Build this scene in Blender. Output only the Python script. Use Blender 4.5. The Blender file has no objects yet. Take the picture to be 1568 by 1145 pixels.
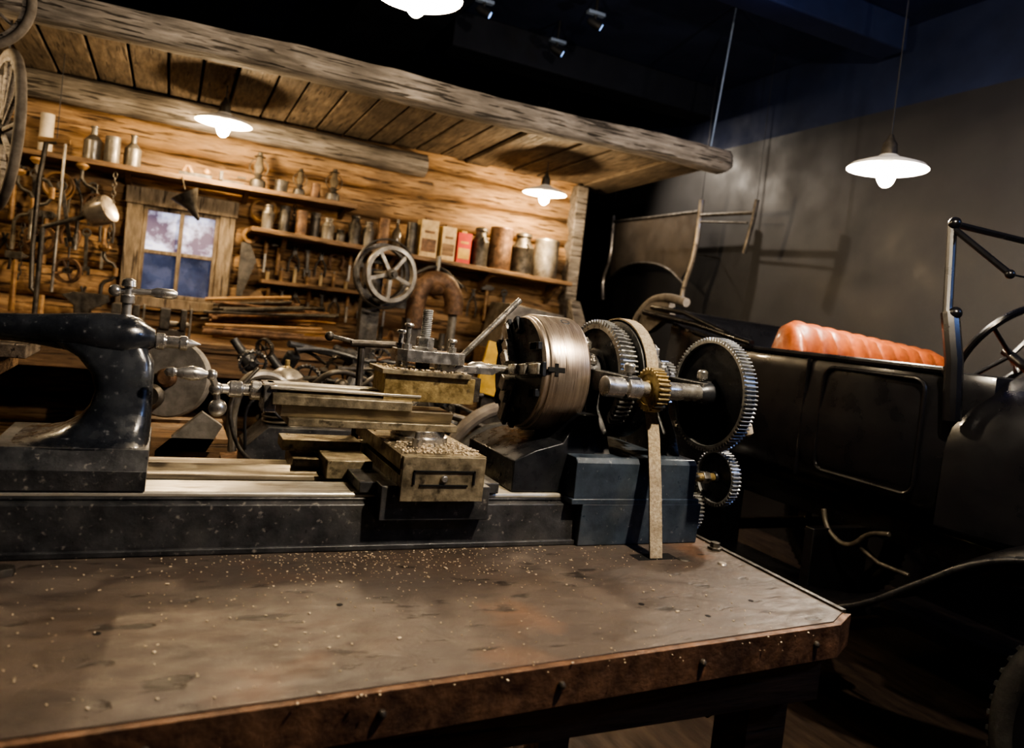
import bpy, bmesh, math, random
from mathutils import Vector, Matrix, noise
random.seed(7)
PI=math.pi
sc=bpy.context.scene
# ------------------------------------------------------------ materials
def mat(name,c1,c2=None,rough=.5,metal=0.,scale=8,bump=.15,stretch=(1,1,1),emis=None,es=0,coat=0,lo=.35,hi=.65,rv=.15,dist=.0,spots=None,crack=None,grime=None):
    m=bpy.data.materials.new(name); m.use_nodes=True; nt=m.node_tree; N=nt.nodes; K=nt.links
    b=N['Principled BSDF']; c2=c2 or tuple(x*.6 for x in c1)
    tc=N.new('ShaderNodeTexCoord'); mp=N.new('ShaderNodeMapping'); mp.inputs['Scale'].default_value=stretch
    K.new(tc.outputs['Object'],mp.inputs[0])
    n=N.new('ShaderNodeTexNoise'); n.inputs['Scale'].default_value=scale; n.inputs['Detail'].default_value=10; n.inputs['Roughness'].default_value=.65; n.inputs['Distortion'].default_value=dist
    K.new(mp.outputs[0],n.inputs['Vector'])
    r=N.new('ShaderNodeValToRGB'); r.color_ramp.elements[0].position=lo; r.color_ramp.elements[1].position=hi
    r.color_ramp.elements[0].color=(*c2,1); r.color_ramp.elements[1].color=(*c1,1)
    K.new(n.outputs['Fac'],r.inputs[0]); out=r.outputs[0]; hgt=n.outputs['Fac']
    def layer(col,scl,thr,wid,out,strv=None,det=6,amt=1):
        n3=N.new('ShaderNodeTexNoise'); n3.inputs['Scale'].default_value=scl; n3.inputs['Detail'].default_value=det
        if strv:
            m3=N.new('ShaderNodeMapping'); m3.inputs['Scale'].default_value=strv; K.new(tc.outputs['Object'],m3.inputs[0]); K.new(m3.outputs[0],n3.inputs['Vector'])
        else: K.new(tc.outputs['Object'],n3.inputs['Vector'])
        r3=N.new('ShaderNodeValToRGB'); r3.color_ramp.elements[0].position=thr; r3.color_ramp.elements[1].position=thr+wid; r3.color_ramp.elements[1].color=(amt,amt,amt,1)
        K.new(n3.outputs['Fac'],r3.inputs[0])
        mx=N.new('ShaderNodeMixRGB'); mx.inputs[2].default_value=(*col,1)
        K.new(r3.outputs[0],mx.inputs[0]); K.new(out,mx.inputs[1]); return mx.outputs[0],r3.outputs[0]
    if spots: out,_=layer(spots[0],spots[1],spots[2],.12,out)
    if grime: out,_=layer(grime[0],grime[1],grime[2],.3,out,amt=.85)
    if crack:
        out,cf=layer(crack[0],crack[1],crack[2],.06,out,strv=crack[3],det=5,amt=.85)
        sb=N.new('ShaderNodeMath'); sb.operation='SUBTRACT'; K.new(hgt,sb.inputs[0]); K.new(cf,sb.inputs[1]); hgt=sb.outputs[0]
    K.new(out,b.inputs['Base Color'])
    n2=N.new('ShaderNodeTexNoise'); n2.inputs['Scale'].default_value=scale*2.3; n2.inputs['Detail'].default_value=5
    K.new(mp.outputs[0],n2.inputs['Vector'])
    mr=N.new('ShaderNodeMapRange'); mr.inputs['From Min'].default_value=.3; mr.inputs['From Max'].default_value=.7; mr.inputs['To Min'].default_value=max(.03,rough-rv); mr.inputs['To Max'].default_value=min(1,rough+rv)
    K.new(n2.outputs['Fac'],mr.inputs[0]); K.new(mr.outputs[0],b.inputs['Roughness'])
    b.inputs['Metallic'].default_value=metal; b.inputs['Coat Weight'].default_value=coat
    if bump:
        bp=N.new('ShaderNodeBump'); bp.inputs['Strength'].default_value=bump; bp.inputs['Distance'].default_value=.01
        K.new(hgt,bp.inputs['Height']); K.new(bp.outputs[0],b.inputs['Normal'])
    if emis=='base': K.new(out,b.inputs['Emission Color']); b.inputs['Emission Strength'].default_value=es
    elif emis: b.inputs['Emission Color'].default_value=(*emis,1); b.inputs['Emission Strength'].default_value=es
    return m
M={}
M['blk']=mat('black_enamel',(.030,.034,.041),(.014,.016,.021),rough=.27,scale=20,bump=.15,coat=.25,spots=((.24,.24,.24),80,.64),grime=((.065,.070,.078),9,.48))
M['cast']=mat('cast_iron_dark',(.085,.085,.088),(.030,.032,.036),rough=.42,metal=.25,scale=18,bump=.35,spots=((.30,.28,.25),80,.62),grime=((.14,.135,.125),7,.5))
M['blue']=mat('blue_grey_paint',(.06,.080,.105),(.03,.040,.055),rough=.42,scale=16,bump=.2,spots=((.24,.24,.24),70,.64),grime=((.11,.115,.12),8,.5))
M['steel']=mat('bright_steel',(.66,.64,.6),(.38,.36,.33),rough=.3,metal=.8,scale=24,bump=.05,grime=((.22,.19,.15),30,.55))
M['way']=mat('ground_bed_way',(.70,.66,.57),(.45,.41,.34),rough=.4,metal=.55,scale=6,bump=.02,stretch=(1,12,12),grime=((.3,.26,.2),14,.5))
M['waydk']=mat('oily_bed_way',(.36,.31,.22),(.16,.13,.095),rough=.42,metal=.5,scale=6,bump=.03,stretch=(1,10,10),grime=((.12,.10,.07),12,.5))
M['chuck']=mat('chuck_steel',(.46,.39,.32),(.26,.21,.17),rough=.36,metal=.7,scale=5,bump=.03,stretch=(40,1,1),grime=((.16,.125,.10),12,.5))
M['brown']=mat('oily_tool_steel',(.42,.36,.25),(.13,.11,.075),rough=.42,metal=.5,scale=30,bump=.3,spots=((.06,.05,.035),38,.6))
M['brass']=mat('aged_brass',(.54,.42,.21),(.22,.16,.07),rough=.42,metal=.55,scale=34,bump=.3,spots=((.09,.065,.035),40,.58))
M['geardk']=mat('dark_gear_iron',(.05,.053,.06),(.022,.025,.031),rough=.33,metal=.4,scale=18,bump=.1)
M['geared']=mat('gear_tooth_steel',(.5,.5,.48),(.25,.25,.24),rough=.35,metal=.65,scale=30,bump=.05)
M['belt']=mat('canvas_belt',(.46,.39,.28),(.24,.19,.13),rough=.85,scale=160,bump=.4,grime=((.2,.16,.11),20,.5))
M['chips']=mat('metal_chips',(.95,.82,.62),(.5,.38,.24),rough=.5,scale=200,bump=.2,metal=.1)
M['table']=mat('worn_bench_top',(.112,.082,.062),(.050,.038,.030),rough=.52,scale=9,bump=.3,stretch=(1,2.0,1),lo=.3,hi=.7,dist=.9,spots=((.19,.10,.055),3.0,.56),crack=((.030,.024,.019),12,.62,(1,2.5,1)),grime=((.115,.10,.088),2.2,.42))
M['rust']=mat('rusty_edge_iron',(.24,.135,.08),(.08,.045,.03),rough=.5,metal=.35,scale=26,bump=.5,grime=((.05,.035,.028),8,.5))
M['log']=mat('log_wood',(.47,.30,.155),(.19,.11,.055),rough=.75,scale=8,bump=.9,stretch=(.7,5,5),lo=.34,hi=.66,dist=.4,grime=((.15,.10,.06),2.6,.42),crack=((.04,.024,.015),10,.58,(.4,7,7)))
M['plank']=mat('plank_wood',(.19,.15,.11),(.075,.058,.043),rough=.8,scale=8,bump=.6,stretch=(5,.8,5),grime=((.06,.048,.037),3,.45),crack=((.03,.022,.016),10,.61,(8,.45,8)))
M['beam']=mat('weathered_beam',(.32,.285,.25),(.12,.105,.09),rough=.85,scale=8,bump=1,stretch=(.6,5,5),grime=((.09,.078,.067),3,.45),crack=((.035,.03,.025),10,.58,(.4,8,8)))
M['shelf']=mat('shelf_wood',(.26,.16,.085),(.10,.06,.032),rough=.65,scale=8,bump=.4,stretch=(.7,7,7),crack=((.03,.02,.013),9,.6,(.5,9,9)))
M['greyw']=mat('grey_window_wood',(.30,.24,.17),(.14,.105,.07),rough=.75,scale=9,bump=.5,stretch=(4,4,1),crack=((.04,.03,.022),9,.6,(8,8,.6)))
M['iron']=mat('old_iron',(.13,.115,.095),(.04,.035,.03),rough=.45,metal=.5,scale=20,bump=.4)
M['tin']=mat('galvanised_tin',(.34,.31,.26),(.16,.14,.115),rough=.42,metal=.5,scale=14,bump=.2,grime=((.12,.10,.08),11,.5))
M['rusty']=mat('rusty_iron',(.24,.14,.08),(.07,.042,.028),rough=.6,metal=.3,scale=22,bump=.5)
M['wood']=mat('tool_handle_wood',(.42,.26,.12),(.2,.11,.05),rough=.5,scale=6,bump=.1,stretch=(1,5,5))
M['cream']=mat('cream_card',(.6,.46,.26),(.36,.26,.14),rough=.7,scale=18,bump=.05,grime=((.2,.12,.06),14,.5))
M['red']=mat('red_label',(.55,.05,.03),(.35,.03,.02),rough=.5,scale=12,bump=.02)
M['yel']=mat('yellow_paint',(.6,.38,.08),(.3,.19,.04),rough=.5,scale=10,bump=.05)
M['glass']=mat('bottle_glass',(.16,.13,.09),(.06,.05,.04),rough=.12,scale=8,bump=0,coat=.5)
M['gdisc']=mat('grey_stone',(.27,.25,.22),(.15,.135,.115),rough=.7,scale=26,bump=.2,grime=((.10,.09,.07),9,.5))
M['white']=mat('white_wax',(.62,.54,.42),(.4,.34,.26),rough=.6,scale=8,bump=.05)
M['wallr']=mat('charcoal_wall',(.050,.049,.050),(.038,.037,.040),rough=.55,scale=1.2,bump=.02)
M['wallk']=mat('black_wall',(.014,.017,.028),(.010,.012,.02),rough=.8,scale=2,bump=.02)
M['ceil']=mat('navy_ceiling',(.030,.042,.095),(.018,.026,.06),rough=.7,scale=2,bump=.05)
M['floor']=mat('dark_floor',(.10,.072,.055),(.04,.03,.026),rough=.55,scale=5,bump=.2,stretch=(5,1,1))
M['enam']=mat('white_enamel',(.9,.88,.83),(.85,.83,.78),rough=.35,scale=5,bump=0)
M['bulb']=mat('bulb_glass',(1,.9,.7),(1,.9,.7),rough=.3,bump=0,emis=(1,.84,.58),es=60)
M['carb']=mat('car_black_lacquer',(.012,.012,.014),(.008,.008,.010),rough=.3,scale=5,bump=.01,coat=.25,rv=.06)
M['carleather']=mat('orange_leather',(.36,.10,.030),(.22,.055,.017),rough=.48,scale=22,bump=.35,coat=.08)
M['canvas']=mat('grey_canvas',(.19,.165,.14),(.10,.085,.07),rough=.85,scale=14,bump=.4)
M['rubber']=mat('tyre_rubber',(.03,.03,.03),(.02,.02,.02),rough=.75,scale=30,bump=.3)
M['nickel']=mat('nickel_plate',(.42,.37,.30),(.25,.21,.17),rough=.35,metal=.6,scale=10,bump=.02)
M['wire']=mat('wire',(.03,.03,.035),(.02,.02,.02),rough=.5,bump=0)
M['rod']=mat('suspension_rod',(.34,.42,.55),(.25,.32,.45),rough=.4,bump=0,metal=.3)
M['dark']=mat('painted_recess_shade',(.006,.006,.006),(.004,.004,.004),rough=.9,bump=0)  # flat black, painted shade for slots, holes, grooves and gaps
M['skyl']=mat('window_bright',(.58,.60,.78),(.12,.09,.13),rough=.5,scale=4,bump=0,lo=.42,hi=.54,emis='base',es=.7)
M['skyd']=mat('window_dusk',(.05,.06,.11),(.015,.018,.035),rough=.25,scale=6,bump=0,emis='base',es=.6)
M['bluelens']=mat('blue_lens',(.3,.5,1),(.3,.5,1),rough=.3,bump=0,emis=(.35,.55,1),es=1.2)
g=mat('windshield_glass',(.17,.14,.11),(.11,.09,.07),rough=.3,scale=6,bump=.05); g.node_tree.nodes['Principled BSDF'].inputs['Alpha'].default_value=.45; M['wsg']=g
# ------------------------------------------------------------ builder
def basis(d):
    d=Vector(d).normalized(); a=Vector((0,0,1)) if abs(d.z)<.9 else Vector((1,0,0))
    u=d.cross(a).normalized(); return u,d.cross(u).normalized(),d
class B:
    def __init__(s,name,parent=None,bev=0.0,seg=2,angle=35):
        s.name=name; s.bm=bmesh.new(); s.ms=[]; s.parent=parent; s.bev=bev; s.seg=seg; s.angle=angle
    def mi(s,m):
        if m not in s.ms: s.ms.append(m)
        return s.ms.index(m)
    def faces(s,vs,fs,m):
        k=s.mi(m); V=[s.bm.verts.new(v) for v in vs]
        for f in fs:
            try:
                F=s.bm.faces.new([V[i] for i in f]); F.material_index=k; F.smooth=True
            except ValueError: pass
        return V
    def box(s,x0,x1,y0,y1,z0,z1,m):
        s.faces([(x0,y0,z0),(x1,y0,z0),(x1,y1,z0),(x0,y1,z0),(x0,y0,z1),(x1,y0,z1),(x1,y1,z1),(x0,y1,z1)],
                [(0,3,2,1),(4,5,6,7),(0,1,5,4),(1,2,6,5),(2,3,7,6),(3,0,4,7)],m)
    def obox(s,c,size,rot,m):
        R=rot if isinstance(rot,Matrix) else Matrix.Rotation(rot[0],3,rot[1]); c=Vector(c); h=[q/2 for q in size]
        P=[c+R@Vector((a*h[0],b*h[1],d*h[2])) for a,b,d in [(-1,-1,-1),(1,-1,-1),(1,1,-1),(-1,1,-1),(-1,-1,1),(1,-1,1),(1,1,1),(-1,1,1)]]
        s.faces(P,[(0,3,2,1),(4,5,6,7),(0,1,5,4),(1,2,6,5),(2,3,7,6),(3,0,4,7)],m)
    def prism(s,pts,ax,a0,a1,m):
        def P(p,a):
            q=list(p); q.insert(ax,a); return q
        n=len(pts); vs=[P(p,a0) for p in pts]+[P(p,a1) for p in pts]
        s.faces(vs,[tuple(range(n)),tuple(range(2*n-1,n-1,-1))]+[(i,(i+1)%n,n+(i+1)%n,n+i) for i in range(n)],m)
    def rev(s,o,d,prof,m,n=32,closed=False):
        u,v,d=basis(d); o=Vector(o); vs=[];fs=[]
        for t,r in prof:
            for i in range(n):
                a=2*PI*i/n; vs.append(o+d*t+(u*math.cos(a)+v*math.sin(a))*max(r,1e-4))
        k=len(prof)
        for j in range(k-1):
            for i in range(n): fs.append((j*n+i,j*n+(i+1)%n,(j+1)*n+(i+1)%n,(j+1)*n+i))
        if closed:
            j=k-1
            for i in range(n): fs.append((j*n+i,j*n+(i+1)%n,(i+1)%n,i))
        else:
            fs.append(tuple(range(n-1,-1,-1))); fs.append(tuple((k-1)*n+i for i in range(n)))
        s.faces(vs,fs,m)
    def cyl(s,p0,p1,r,m,n=24,r1=None):
        p0=Vector(p0);p1=Vector(p1); s.rev(p0,p1-p0,[(0,r),((p1-p0).length,r if r1 is None else r1)],m,n)
    def sph(s,c,r,m,n=20,sc=(1,1,1)):
        c=Vector(c); vs=[];fs=[];h=n//2
        for j in range(1,h):
            for i in range(n):
                a=2*PI*i/n;b=PI*j/h; vs.append((c.x+r*sc[0]*math.sin(b)*math.cos(a),c.y+r*sc[1]*math.sin(b)*math.sin(a),c.z+r*sc[2]*math.cos(b)))
        t=len(vs); vs+= [(c.x,c.y,c.z+r*sc[2]),(c.x,c.y,c.z-r*sc[2])]
        for j in range(h-2):
            for i in range(n): fs.append((j*n+i,(j+1)*n+i,(j+1)*n+(i+1)%n,j*n+(i+1)%n))
        for i in range(n):
            fs.append((t,i,(i+1)%n)); fs.append((t+1,(h-2)*n+(i+1)%n,(h-2)*n+i))
        s.faces(vs,fs,m)
    def tube(s,pts,r,m,n=8,closed=False,smooth=0):
        P=[Vector(p) for p in pts]
        for _ in range(smooth):
            Q=[P[0]] if not closed else []
            L=len(P); rng=range(L if closed else L-1)
            for i in rng:
                a=P[i];b=P[(i+1)%L]; Q+= [a*.75+b*.25,a*.25+b*.75]
            if not closed: Q.append(P[-1])
            P=Q
        L=len(P); vs=[];fs=[]; u=None
        for i in range(L):
            if closed: d=P[(i+1)%L]-P[i-1]
            else: d=P[min(i+1,L-1)]-P[max(i-1,0)]
            if d.length<1e-7: d=Vector((0,0,1))
            d.normalize()
            if u is None: u=basis(d)[0]
            else:
                u=(u-d*u.dot(d)); u.normalize()
            v=d.cross(u); rr=r if not isinstance(r,list) else r[0]+(r[-1]-r[0])*i/(L-1)
            for k in range(n):
                a=2*PI*k/n; vs.append(P[i]+(u*math.cos(a)+v*math.sin(a))*rr)
        for i in range(L if closed else L-1):
            j=(i+1)%L
            for k in range(n): fs.append((i*n+k,i*n+(k+1)%n,j*n+(k+1)%n,j*n+k))
        if not closed: fs+= [tuple(range(n-1,-1,-1)),tuple((L-1)*n+k for k in range(n))]
        s.faces(vs,fs,m)
    def ring(s,c,d,R,r,w,m,n=40):
        s.rev(Vector(c)-Vector(d).normalized()*w/2,d,[(0,R),(w,R),(w,r),(0,r)],m,n,closed=True)
    def torus(s,c,d,R,r,m,n=40,k=8):
        u,v,d=basis(d); c=Vector(c)
        s.tube([c+(u*math.cos(2*PI*i/n)+v*math.sin(2*PI*i/n))*R for i in range(n)],r,m,n=k,closed=True)
    def gear(s,c,d,R,w,teeth,m,mweb,rim=.12,hub=.25,spokes=0,depth=None,webw=.35):
        u,v,d=basis(d); c=Vector(c); dep=depth or R*.08; ri=R*(1-rim)-dep; vs=[]; fs=[]; pr=[]
        for i in range(teeth):
            for k,(f,q) in enumerate(((0,R-dep),(.22,R-dep),(.36,R),(.66,R),(.8,R-dep))):
                pr.append((2*PI*(i+f)/teeth,q))
        n=len(pr)
        for side in (-w/2,w/2):
            for a,q in pr: vs.append(c+d*side+(u*math.cos(a)+v*math.sin(a))*q)
            for a,q in pr: vs.append(c+d*side+(u*math.cos(a)+v*math.sin(a))*ri)
        for i in range(n):
            j=(i+1)%n
            fs+= [(i,j,2*n+j,2*n+i),(n+i,3*n+i,3*n+j,n+j),(i,n+i,n+j,j),(2*n+i,2*n+j,3*n+j,3*n+i)]
        s.faces(vs,fs,m)
        if spokes:
            for i in range(spokes):
                a=2*PI*i/spokes; e=(u*math.cos(a)+v*math.sin(a)); s.cyl(c+e*R*hub*.6,c+e*(ri+dep*.3),R*.06,mweb,10)
        else: s.rev(c-d*w*webw/2,d,[(0,ri+.0005),(w*webw,ri+.0005)],mweb,48)
        s.rev(c-d*w*.6,d,[(0,R*hub*.9),(w*.1,R*hub),(w*1.1,R*hub),(w*1.2,R*hub*.9)],mweb,28)
    def done(s):
        bmesh.ops.recalc_face_normals(s.bm,faces=s.bm.faces)
        me=bpy.data.meshes.new(s.name)
        xs=[v.co.copy() for v in s.bm.verts]
        lo=Vector([min(v[i] for v in xs) for i in range(3)]); hi=Vector([max(v[i] for v in xs) for i in range(3)]); c=(lo+hi)/2
        for v in s.bm.verts: v.co-=c
        s.bm.to_mesh(me); s.bm.free()
        for m in s.ms: me.materials.append(M[m])
        me.set_sharp_from_angle(angle=math.radians(s.angle))
        ob=bpy.data.objects.new(s.name,me); ob.location=c; sc.collection.objects.link(ob)
        if s.parent:
            ob.parent=s.parent; ob.location=c-s.parent.location
        if s.bev:
            b=ob.modifiers.new('bevel','BEVEL'); b.width=s.bev; b.segments=s.seg; b.limit_method='ANGLE'; b.angle_limit=math.radians(40)
        return ob
def empty(name,loc):
    e=bpy.data.objects.new(name,None); e.location=loc; e.empty_display_size=.1; sc.collection.objects.link(e); return e
X=(1,0,0);Y=(0,1,0);Z=(0,0,1)
# ------------------------------------------------------------ room
b=B('floor'); b.box(-3,4.3,-2.5,8.3,-.1,0,'floor'); b.done()
b=B('ceiling'); b.box(-3,4.3,-2.5,8.3,3.4,3.5,'ceil'); b.done()
b=B('wall_right'); b.box(4.0,4.3,-2.5,8.3,0,2.9,'wallr'); b.box(4.0,4.3,-2.5,8.3,2.9,3.4,'ceil'); b.done()
b=B('wall_left'); b.box(-3.2,-3,-2.5,8.3,0,3.4,'wallk'); b.done()
b=B('wall_front'); b.box(-3,4,-2.7,-2.5,0,3.4,'wallk'); b.done()
b=B('wall_back'); b.box(-3,4,8.1,8.3,0,3.4,'wallk'); b.done()
b=B('wall_logs',angle=60)
def log(b,x0,x1,y,z,r,seed,m='log'):
    n=max(3,int((x1-x0)/.04)); K=26; vs=[];fs=[]
    for i in range(n+1):
        x=x0+(x1-x0)*i/n; rr=r*(1+.04*math.sin(x*2.1+seed)); yy=y+.012*math.sin(x*1.7+seed*2); zz=z+.012*math.sin(x*1.3+seed)
        for k in range(K):
            a=2*PI*k/K; ca,sa=math.cos(a),math.sin(a)
            q=rr*(1+.10*noise.noise((x*2.6,ca*1.6+seed*7.3,sa*1.6))+.08*noise.noise((x*5,ca*5+seed*3.1,sa*5))+.05*noise.noise((x*12,ca*12+seed*3.1,sa*12))); vs.append((x,yy+q*ca,zz+q*sa))
    for i in range(n):
        for k in range(K): fs.append((i*K+k,i*K+(k+1)%K,(i+1)*K+(k+1)%K,(i+1)*K+k))
    fs+= [tuple(range(K)),tuple(n*K+k for k in range(K))]
    b.faces(vs,fs,m)
z=.1;i=0
while z<2.42:
    if 1.12<z<1.80:
        log(b,-2.9,-.27,5.1,z,.100,i); log(b,.31,2.74,5.1,z,.100,i+.5)
    else: log(b,-2.9,2.74,5.1,z,.100,i)
    z+=.19;i+=1
b.box(-2.9,-.26,5.15,5.2,0,2.45,'shelf'); b.box(.3,2.7,5.15,5.2,0,2.45,'shelf'); b.box(-.26,.3,5.15,5.2,0,1.15,'shelf'); b.box(-.26,.3,5.15,5.2,1.78,2.45,'shelf')
b.done()
b=B('trim_corner_post',bev=.01); b.box(2.70,2.80,4.93,5.05,0,2.38,'beam'); b.done()
b=B('window_1',bev=.004)
x0,x1,z0,z1=-.19,.235,1.2,1.74
b.box(x0-.09,x0,4.94,4.98,z0-.06,z1+.08,'greyw'); b.box(x1,x1+.09,4.94,4.98,z0-.06,z1+.08,'greyw')
b.box(x0-.1,x1+.1,4.93,4.975,z1,z1+.1,'greyw'); b.box(x0-.1,x1+.1,4.90,4.99,z0-.06,z0,'greyw')
for a in (x0,(x0+x1)/2-.012,x1-.025): b.box(a,a+.025,4.96,4.99,z0,z1,'greyw')
for a in (z0,(z0+z1)/2-.012,z1-.025): b.box(x0,x1,4.962,4.988,a,a+.025,'greyw')
zm=(z0+z1)/2
b.box(x0,x1,5.02,5.03,z0,zm,'skyd'); b.box(x0,x1,5.02,5.03,zm,z1,'skyl')
b.done()
b=B('plank_roof',bev=.004)
x=-2.9;rnd=random.Random(3)
while x<3.0:
    w=rnd.uniform(.14,.20); dz=rnd.uniform(-.014,.010); xx=x+w-.014
    b.prism([(3.75,2.425+dz),(3.75,2.450+dz),(5.2,2.415+dz),(5.2,2.390+dz)],0,x,xx,'plank'); x+=w
b.prism([(3.75,2.462),(3.75,2.472),(5.2,2.44),(5.2,2.43)],0,-2.9,3.0,'dark')  # black sheet over the boards paints the shade in their gaps
b.done()
b=B('roof_beam',angle=60)
n=140;K=24;vs=[];fs=[]
for i in range(n+1):
    x=-2.6+i/n*(3.08+2.6); zc=2.395+.012*x+.008*math.sin(x*3); e=.6 if i in(0,n) else 1
    for k in range(K):
        a=2*PI*k/K; ca,sa=math.cos(a),math.sin(a); q=.078/max(abs(ca),abs(sa))**.6*(1+.10*noise.noise((x*2.5,ca*2,sa*2))+.07*noise.noise((x*8,ca*5,sa*5))+.05*noise.noise((x*3,ca*14,sa*14)))*e
        vs.append((x,3.72+q*ca,zc+q*.86*sa))
for i in range(n):
    for k in range(K): fs.append((i*K+k,i*K+(k+1)%K,(i+1)*K+(k+1)%K,(i+1)*K+k))
fs+= [tuple(range(K)),tuple(n*K+k for k in range(K))]
b.faces(vs,fs,'beam'); b.done()
b=B('wall_plate_log',angle=60); log(b,-2.9,1.5,4.93,2.30,.075,9,'beam'); b.done()
b=B('suspension_rod'); b.cyl((2.93,3.72,2.48),(3.0,3.72,3.4),.006,'rod',8); b.done()
b=B('ceiling_duct',bev=.01); b.box(.9,1.5,2.2,8,3.2,3.4,'wallk'); b.box(1.6,3.9,4.95,5.2,3.15,3.4,'wallk'); b.box(2.2,3.9,3.2,3.4,3.2,3.4,'ceil'); b.done()
for (px,py,pz) in ((1.60,4.40,3.2),(2.23,4.10,3.2),(2.26,4.66,3.2)):
    b=B('track_spotlight',bev=.002); b.cyl((px,py,pz),(px,py,3.4),.01,'wire',8); b.rev((px-.04,py+.02,pz+.02),Vector((1,-.4,-.5)),[(0,.015),(.02,.025),(.09,.03),(.095,.022)],'wire',16); b.rev((px+.041,py-.012,pz-.020),Vector((1,-.4,-.5)),[(0,.022),(.003,.020)],'bluelens',16); b.box(px-.06,px+.06,py-.02,py+.02,pz+.05,pz+.07,'rod'); b.done()
# ------------------------------------------------------------ lamps
def pendant(x,y,z,R,top,e,col,size=.04):
    b=B('pendant_lamp')
    b.rev((x,y,z),Z,[(0,R),(.012,R*.93),(.03,R*.6),(.045,R*.3),(.055,.035),(.052,.03),(.040,R*.3),(.024,R*.6),(.006,R*.92),(-.003,R)],'enam',40,closed=True)
    b.rev((x,y,z+.05),Z,[(0,.032),(.05,.028),(.07,.015),(.09,.008)],'iron',20)
    b.cyl((x,y,z+.13),(x,y,top),.0035,'wire',8)
    b.sph((x,y,z-.028),.036,'bulb',sc=(1,1,1.4)); b.rev((x,y,z+.01),Z,[(0,.02),(.05,.02)],'enam',16)
    ob=b.done()
    L=bpy.data.lights.new('bulb_light','POINT'); L.energy=e; L.color=col; L.shadow_soft_size=size
    lo=bpy.data.objects.new('bulb_light',L); lo.parent=ob; lo.location=Vector((x,y,z-.12))-ob.location; sc.collection.objects.link(lo)
W=(1,.75,.46)
pendant(.18,4.47,2.21,.15,2.42,18,W); pendant(2.24,4.55,2.19,.15,2.42,19,W)
pendant(2.62,2.17,2.10,.155,3.4,30,(1,.9,.78)); pendant(.66,2.48,2.36,.155,3.4,26,(1,.8,.55))
pendant(1.15,.55,2.55,.16,3.4,90,(1,.86,.68),.03)
pendant(-1.2,3.9,2.2,.15,2.44,8,W)
def plight(name,loc,e,col,size=.3):
    L=bpy.data.lights.new(name,'POINT'); L.energy=e; L.color=col; L.shadow_soft_size=size
    o=bpy.data.objects.new(name,L); o.location=loc; sc.collection.objects.link(o)
plight('cool_gallery_light',(3.3,-.6,2.7),32,(.32,.5,1),.15)
def spot(name,loc,tgt,e,col,ang,size=.05):
    L=bpy.data.lights.new(name,'SPOT'); L.energy=e; L.color=col; L.spot_size=math.radians(ang); L.spot_blend=1; L.shadow_soft_size=size
    o=bpy.data.objects.new(name,L); o.location=loc; o.rotation_euler=(Vector(tgt)-Vector(loc)).to_track_quat('-Z','Y').to_euler(); sc.collection.objects.link(o)
spot('added_ceiling_fill',(2.6,2.4,2.6),(2.6,2.4,3.4),34,(.2,.35,1),130,.2)  # unseen blue spot added only to brighten the ceiling
spot('wall_spot_lamp',(2.85,5.9,3.15),(4.0,4.7,1.9),75,(1,.88,.74),85,.03)
b=B('track_spotlight',bev=.002); b.cyl((2.85,5.92,3.22),(2.85,5.92,3.4),.01,'wire',8); b.rev((2.79,5.97,3.22),Vector((1.15,-1.2,-1.25)),[(0,.02),(.02,.03),(.05,.032)],'wire',16); b.done()
# ------------------------------------------------------------ workbench
b=B('workbench',bev=.004)
P=[(-1.3,.83),(1.20,.985),(1.265,1.02),(1.30,1.95),(-1.3,1.95)]
b.prism(P,2,.755,.80,'table')
b.prism([(-1.3,.818),(1.205,.972),(1.28,1.012),(1.262,1.022),(1.20,.986),(-1.3,.831)],2,.735,.798,'rust')
for k in range(9):
    x=-1.1+k*.28; y=.818+(x+1.3)*.0615; b.sph((x,y-.001,.768),.007,'iron',10)
b.prism([(1.262,1.02),(1.275,1.02),(1.312,1.95),(1.299,1.95)],2,.72,.804,'iron')
b.box(-1.2,1.2,1.0,1.06,.64,.735,'shelf'); b.box(-1.2,1.2,1.82,1.9,.64,.735,'shelf')
for x in (-1.1,1.08):
    for y in (1.05,1.82): b.box(x,x+.1,y,y+.09,0,.74,'shelf')
for y in (1.05,1.82): b.cyl((1.0,y+.04,.6),(1.25,y+.04,.70),.02,'iron')
b.box(1.0,1.11,1.345,1.385,.7995,.8007,'dark')  # flush black patch stands in for the shade inside the belt slot
b.rev((1.262,1.40,.80),Z,[(0,.018),(.006,.018),(.006,.012),(.018,.012)],'iron',6)
b.rev((1.12,1.34,.80),Z,[(0,.016),(.003,.012)],'iron',16); b.rev((1.20,1.30,.80),Z,[(0,.012),(.004,.009)],'nickel',16); b.rev((-.205,1.40,.80),Z,[(0,.02),(.012,.018)],'iron',6)
for hx,hy in ((.3,1.2),(.95,1.05),(.85,1.12),(1.1,1.1),(-.05,1.15)): b.rev((hx,hy,.80),Z,[(0,.006),(.0008,.005)],'dark',12)
b.done()
b=B('metal_shavings')
rnd=random.Random(11)
for i in range(1100):
    if i<700: x=rnd.gauss(.45,.25); y=min(1.455,1.46-abs(rnd.gauss(0,.10)))
    else: x=rnd.uniform(-.2,1.1); y=rnd.uniform(.9,1.45)
    s=rnd.uniform(.0008,.0024)*(1.6 if rnd.random()<.08 else 1); b.obox((x,y,.8004+s*.3),(s*rnd.uniform(.6,2),s,s*.5),(rnd.uniform(0,3),'Z'),'chips')
b.done()
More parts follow.
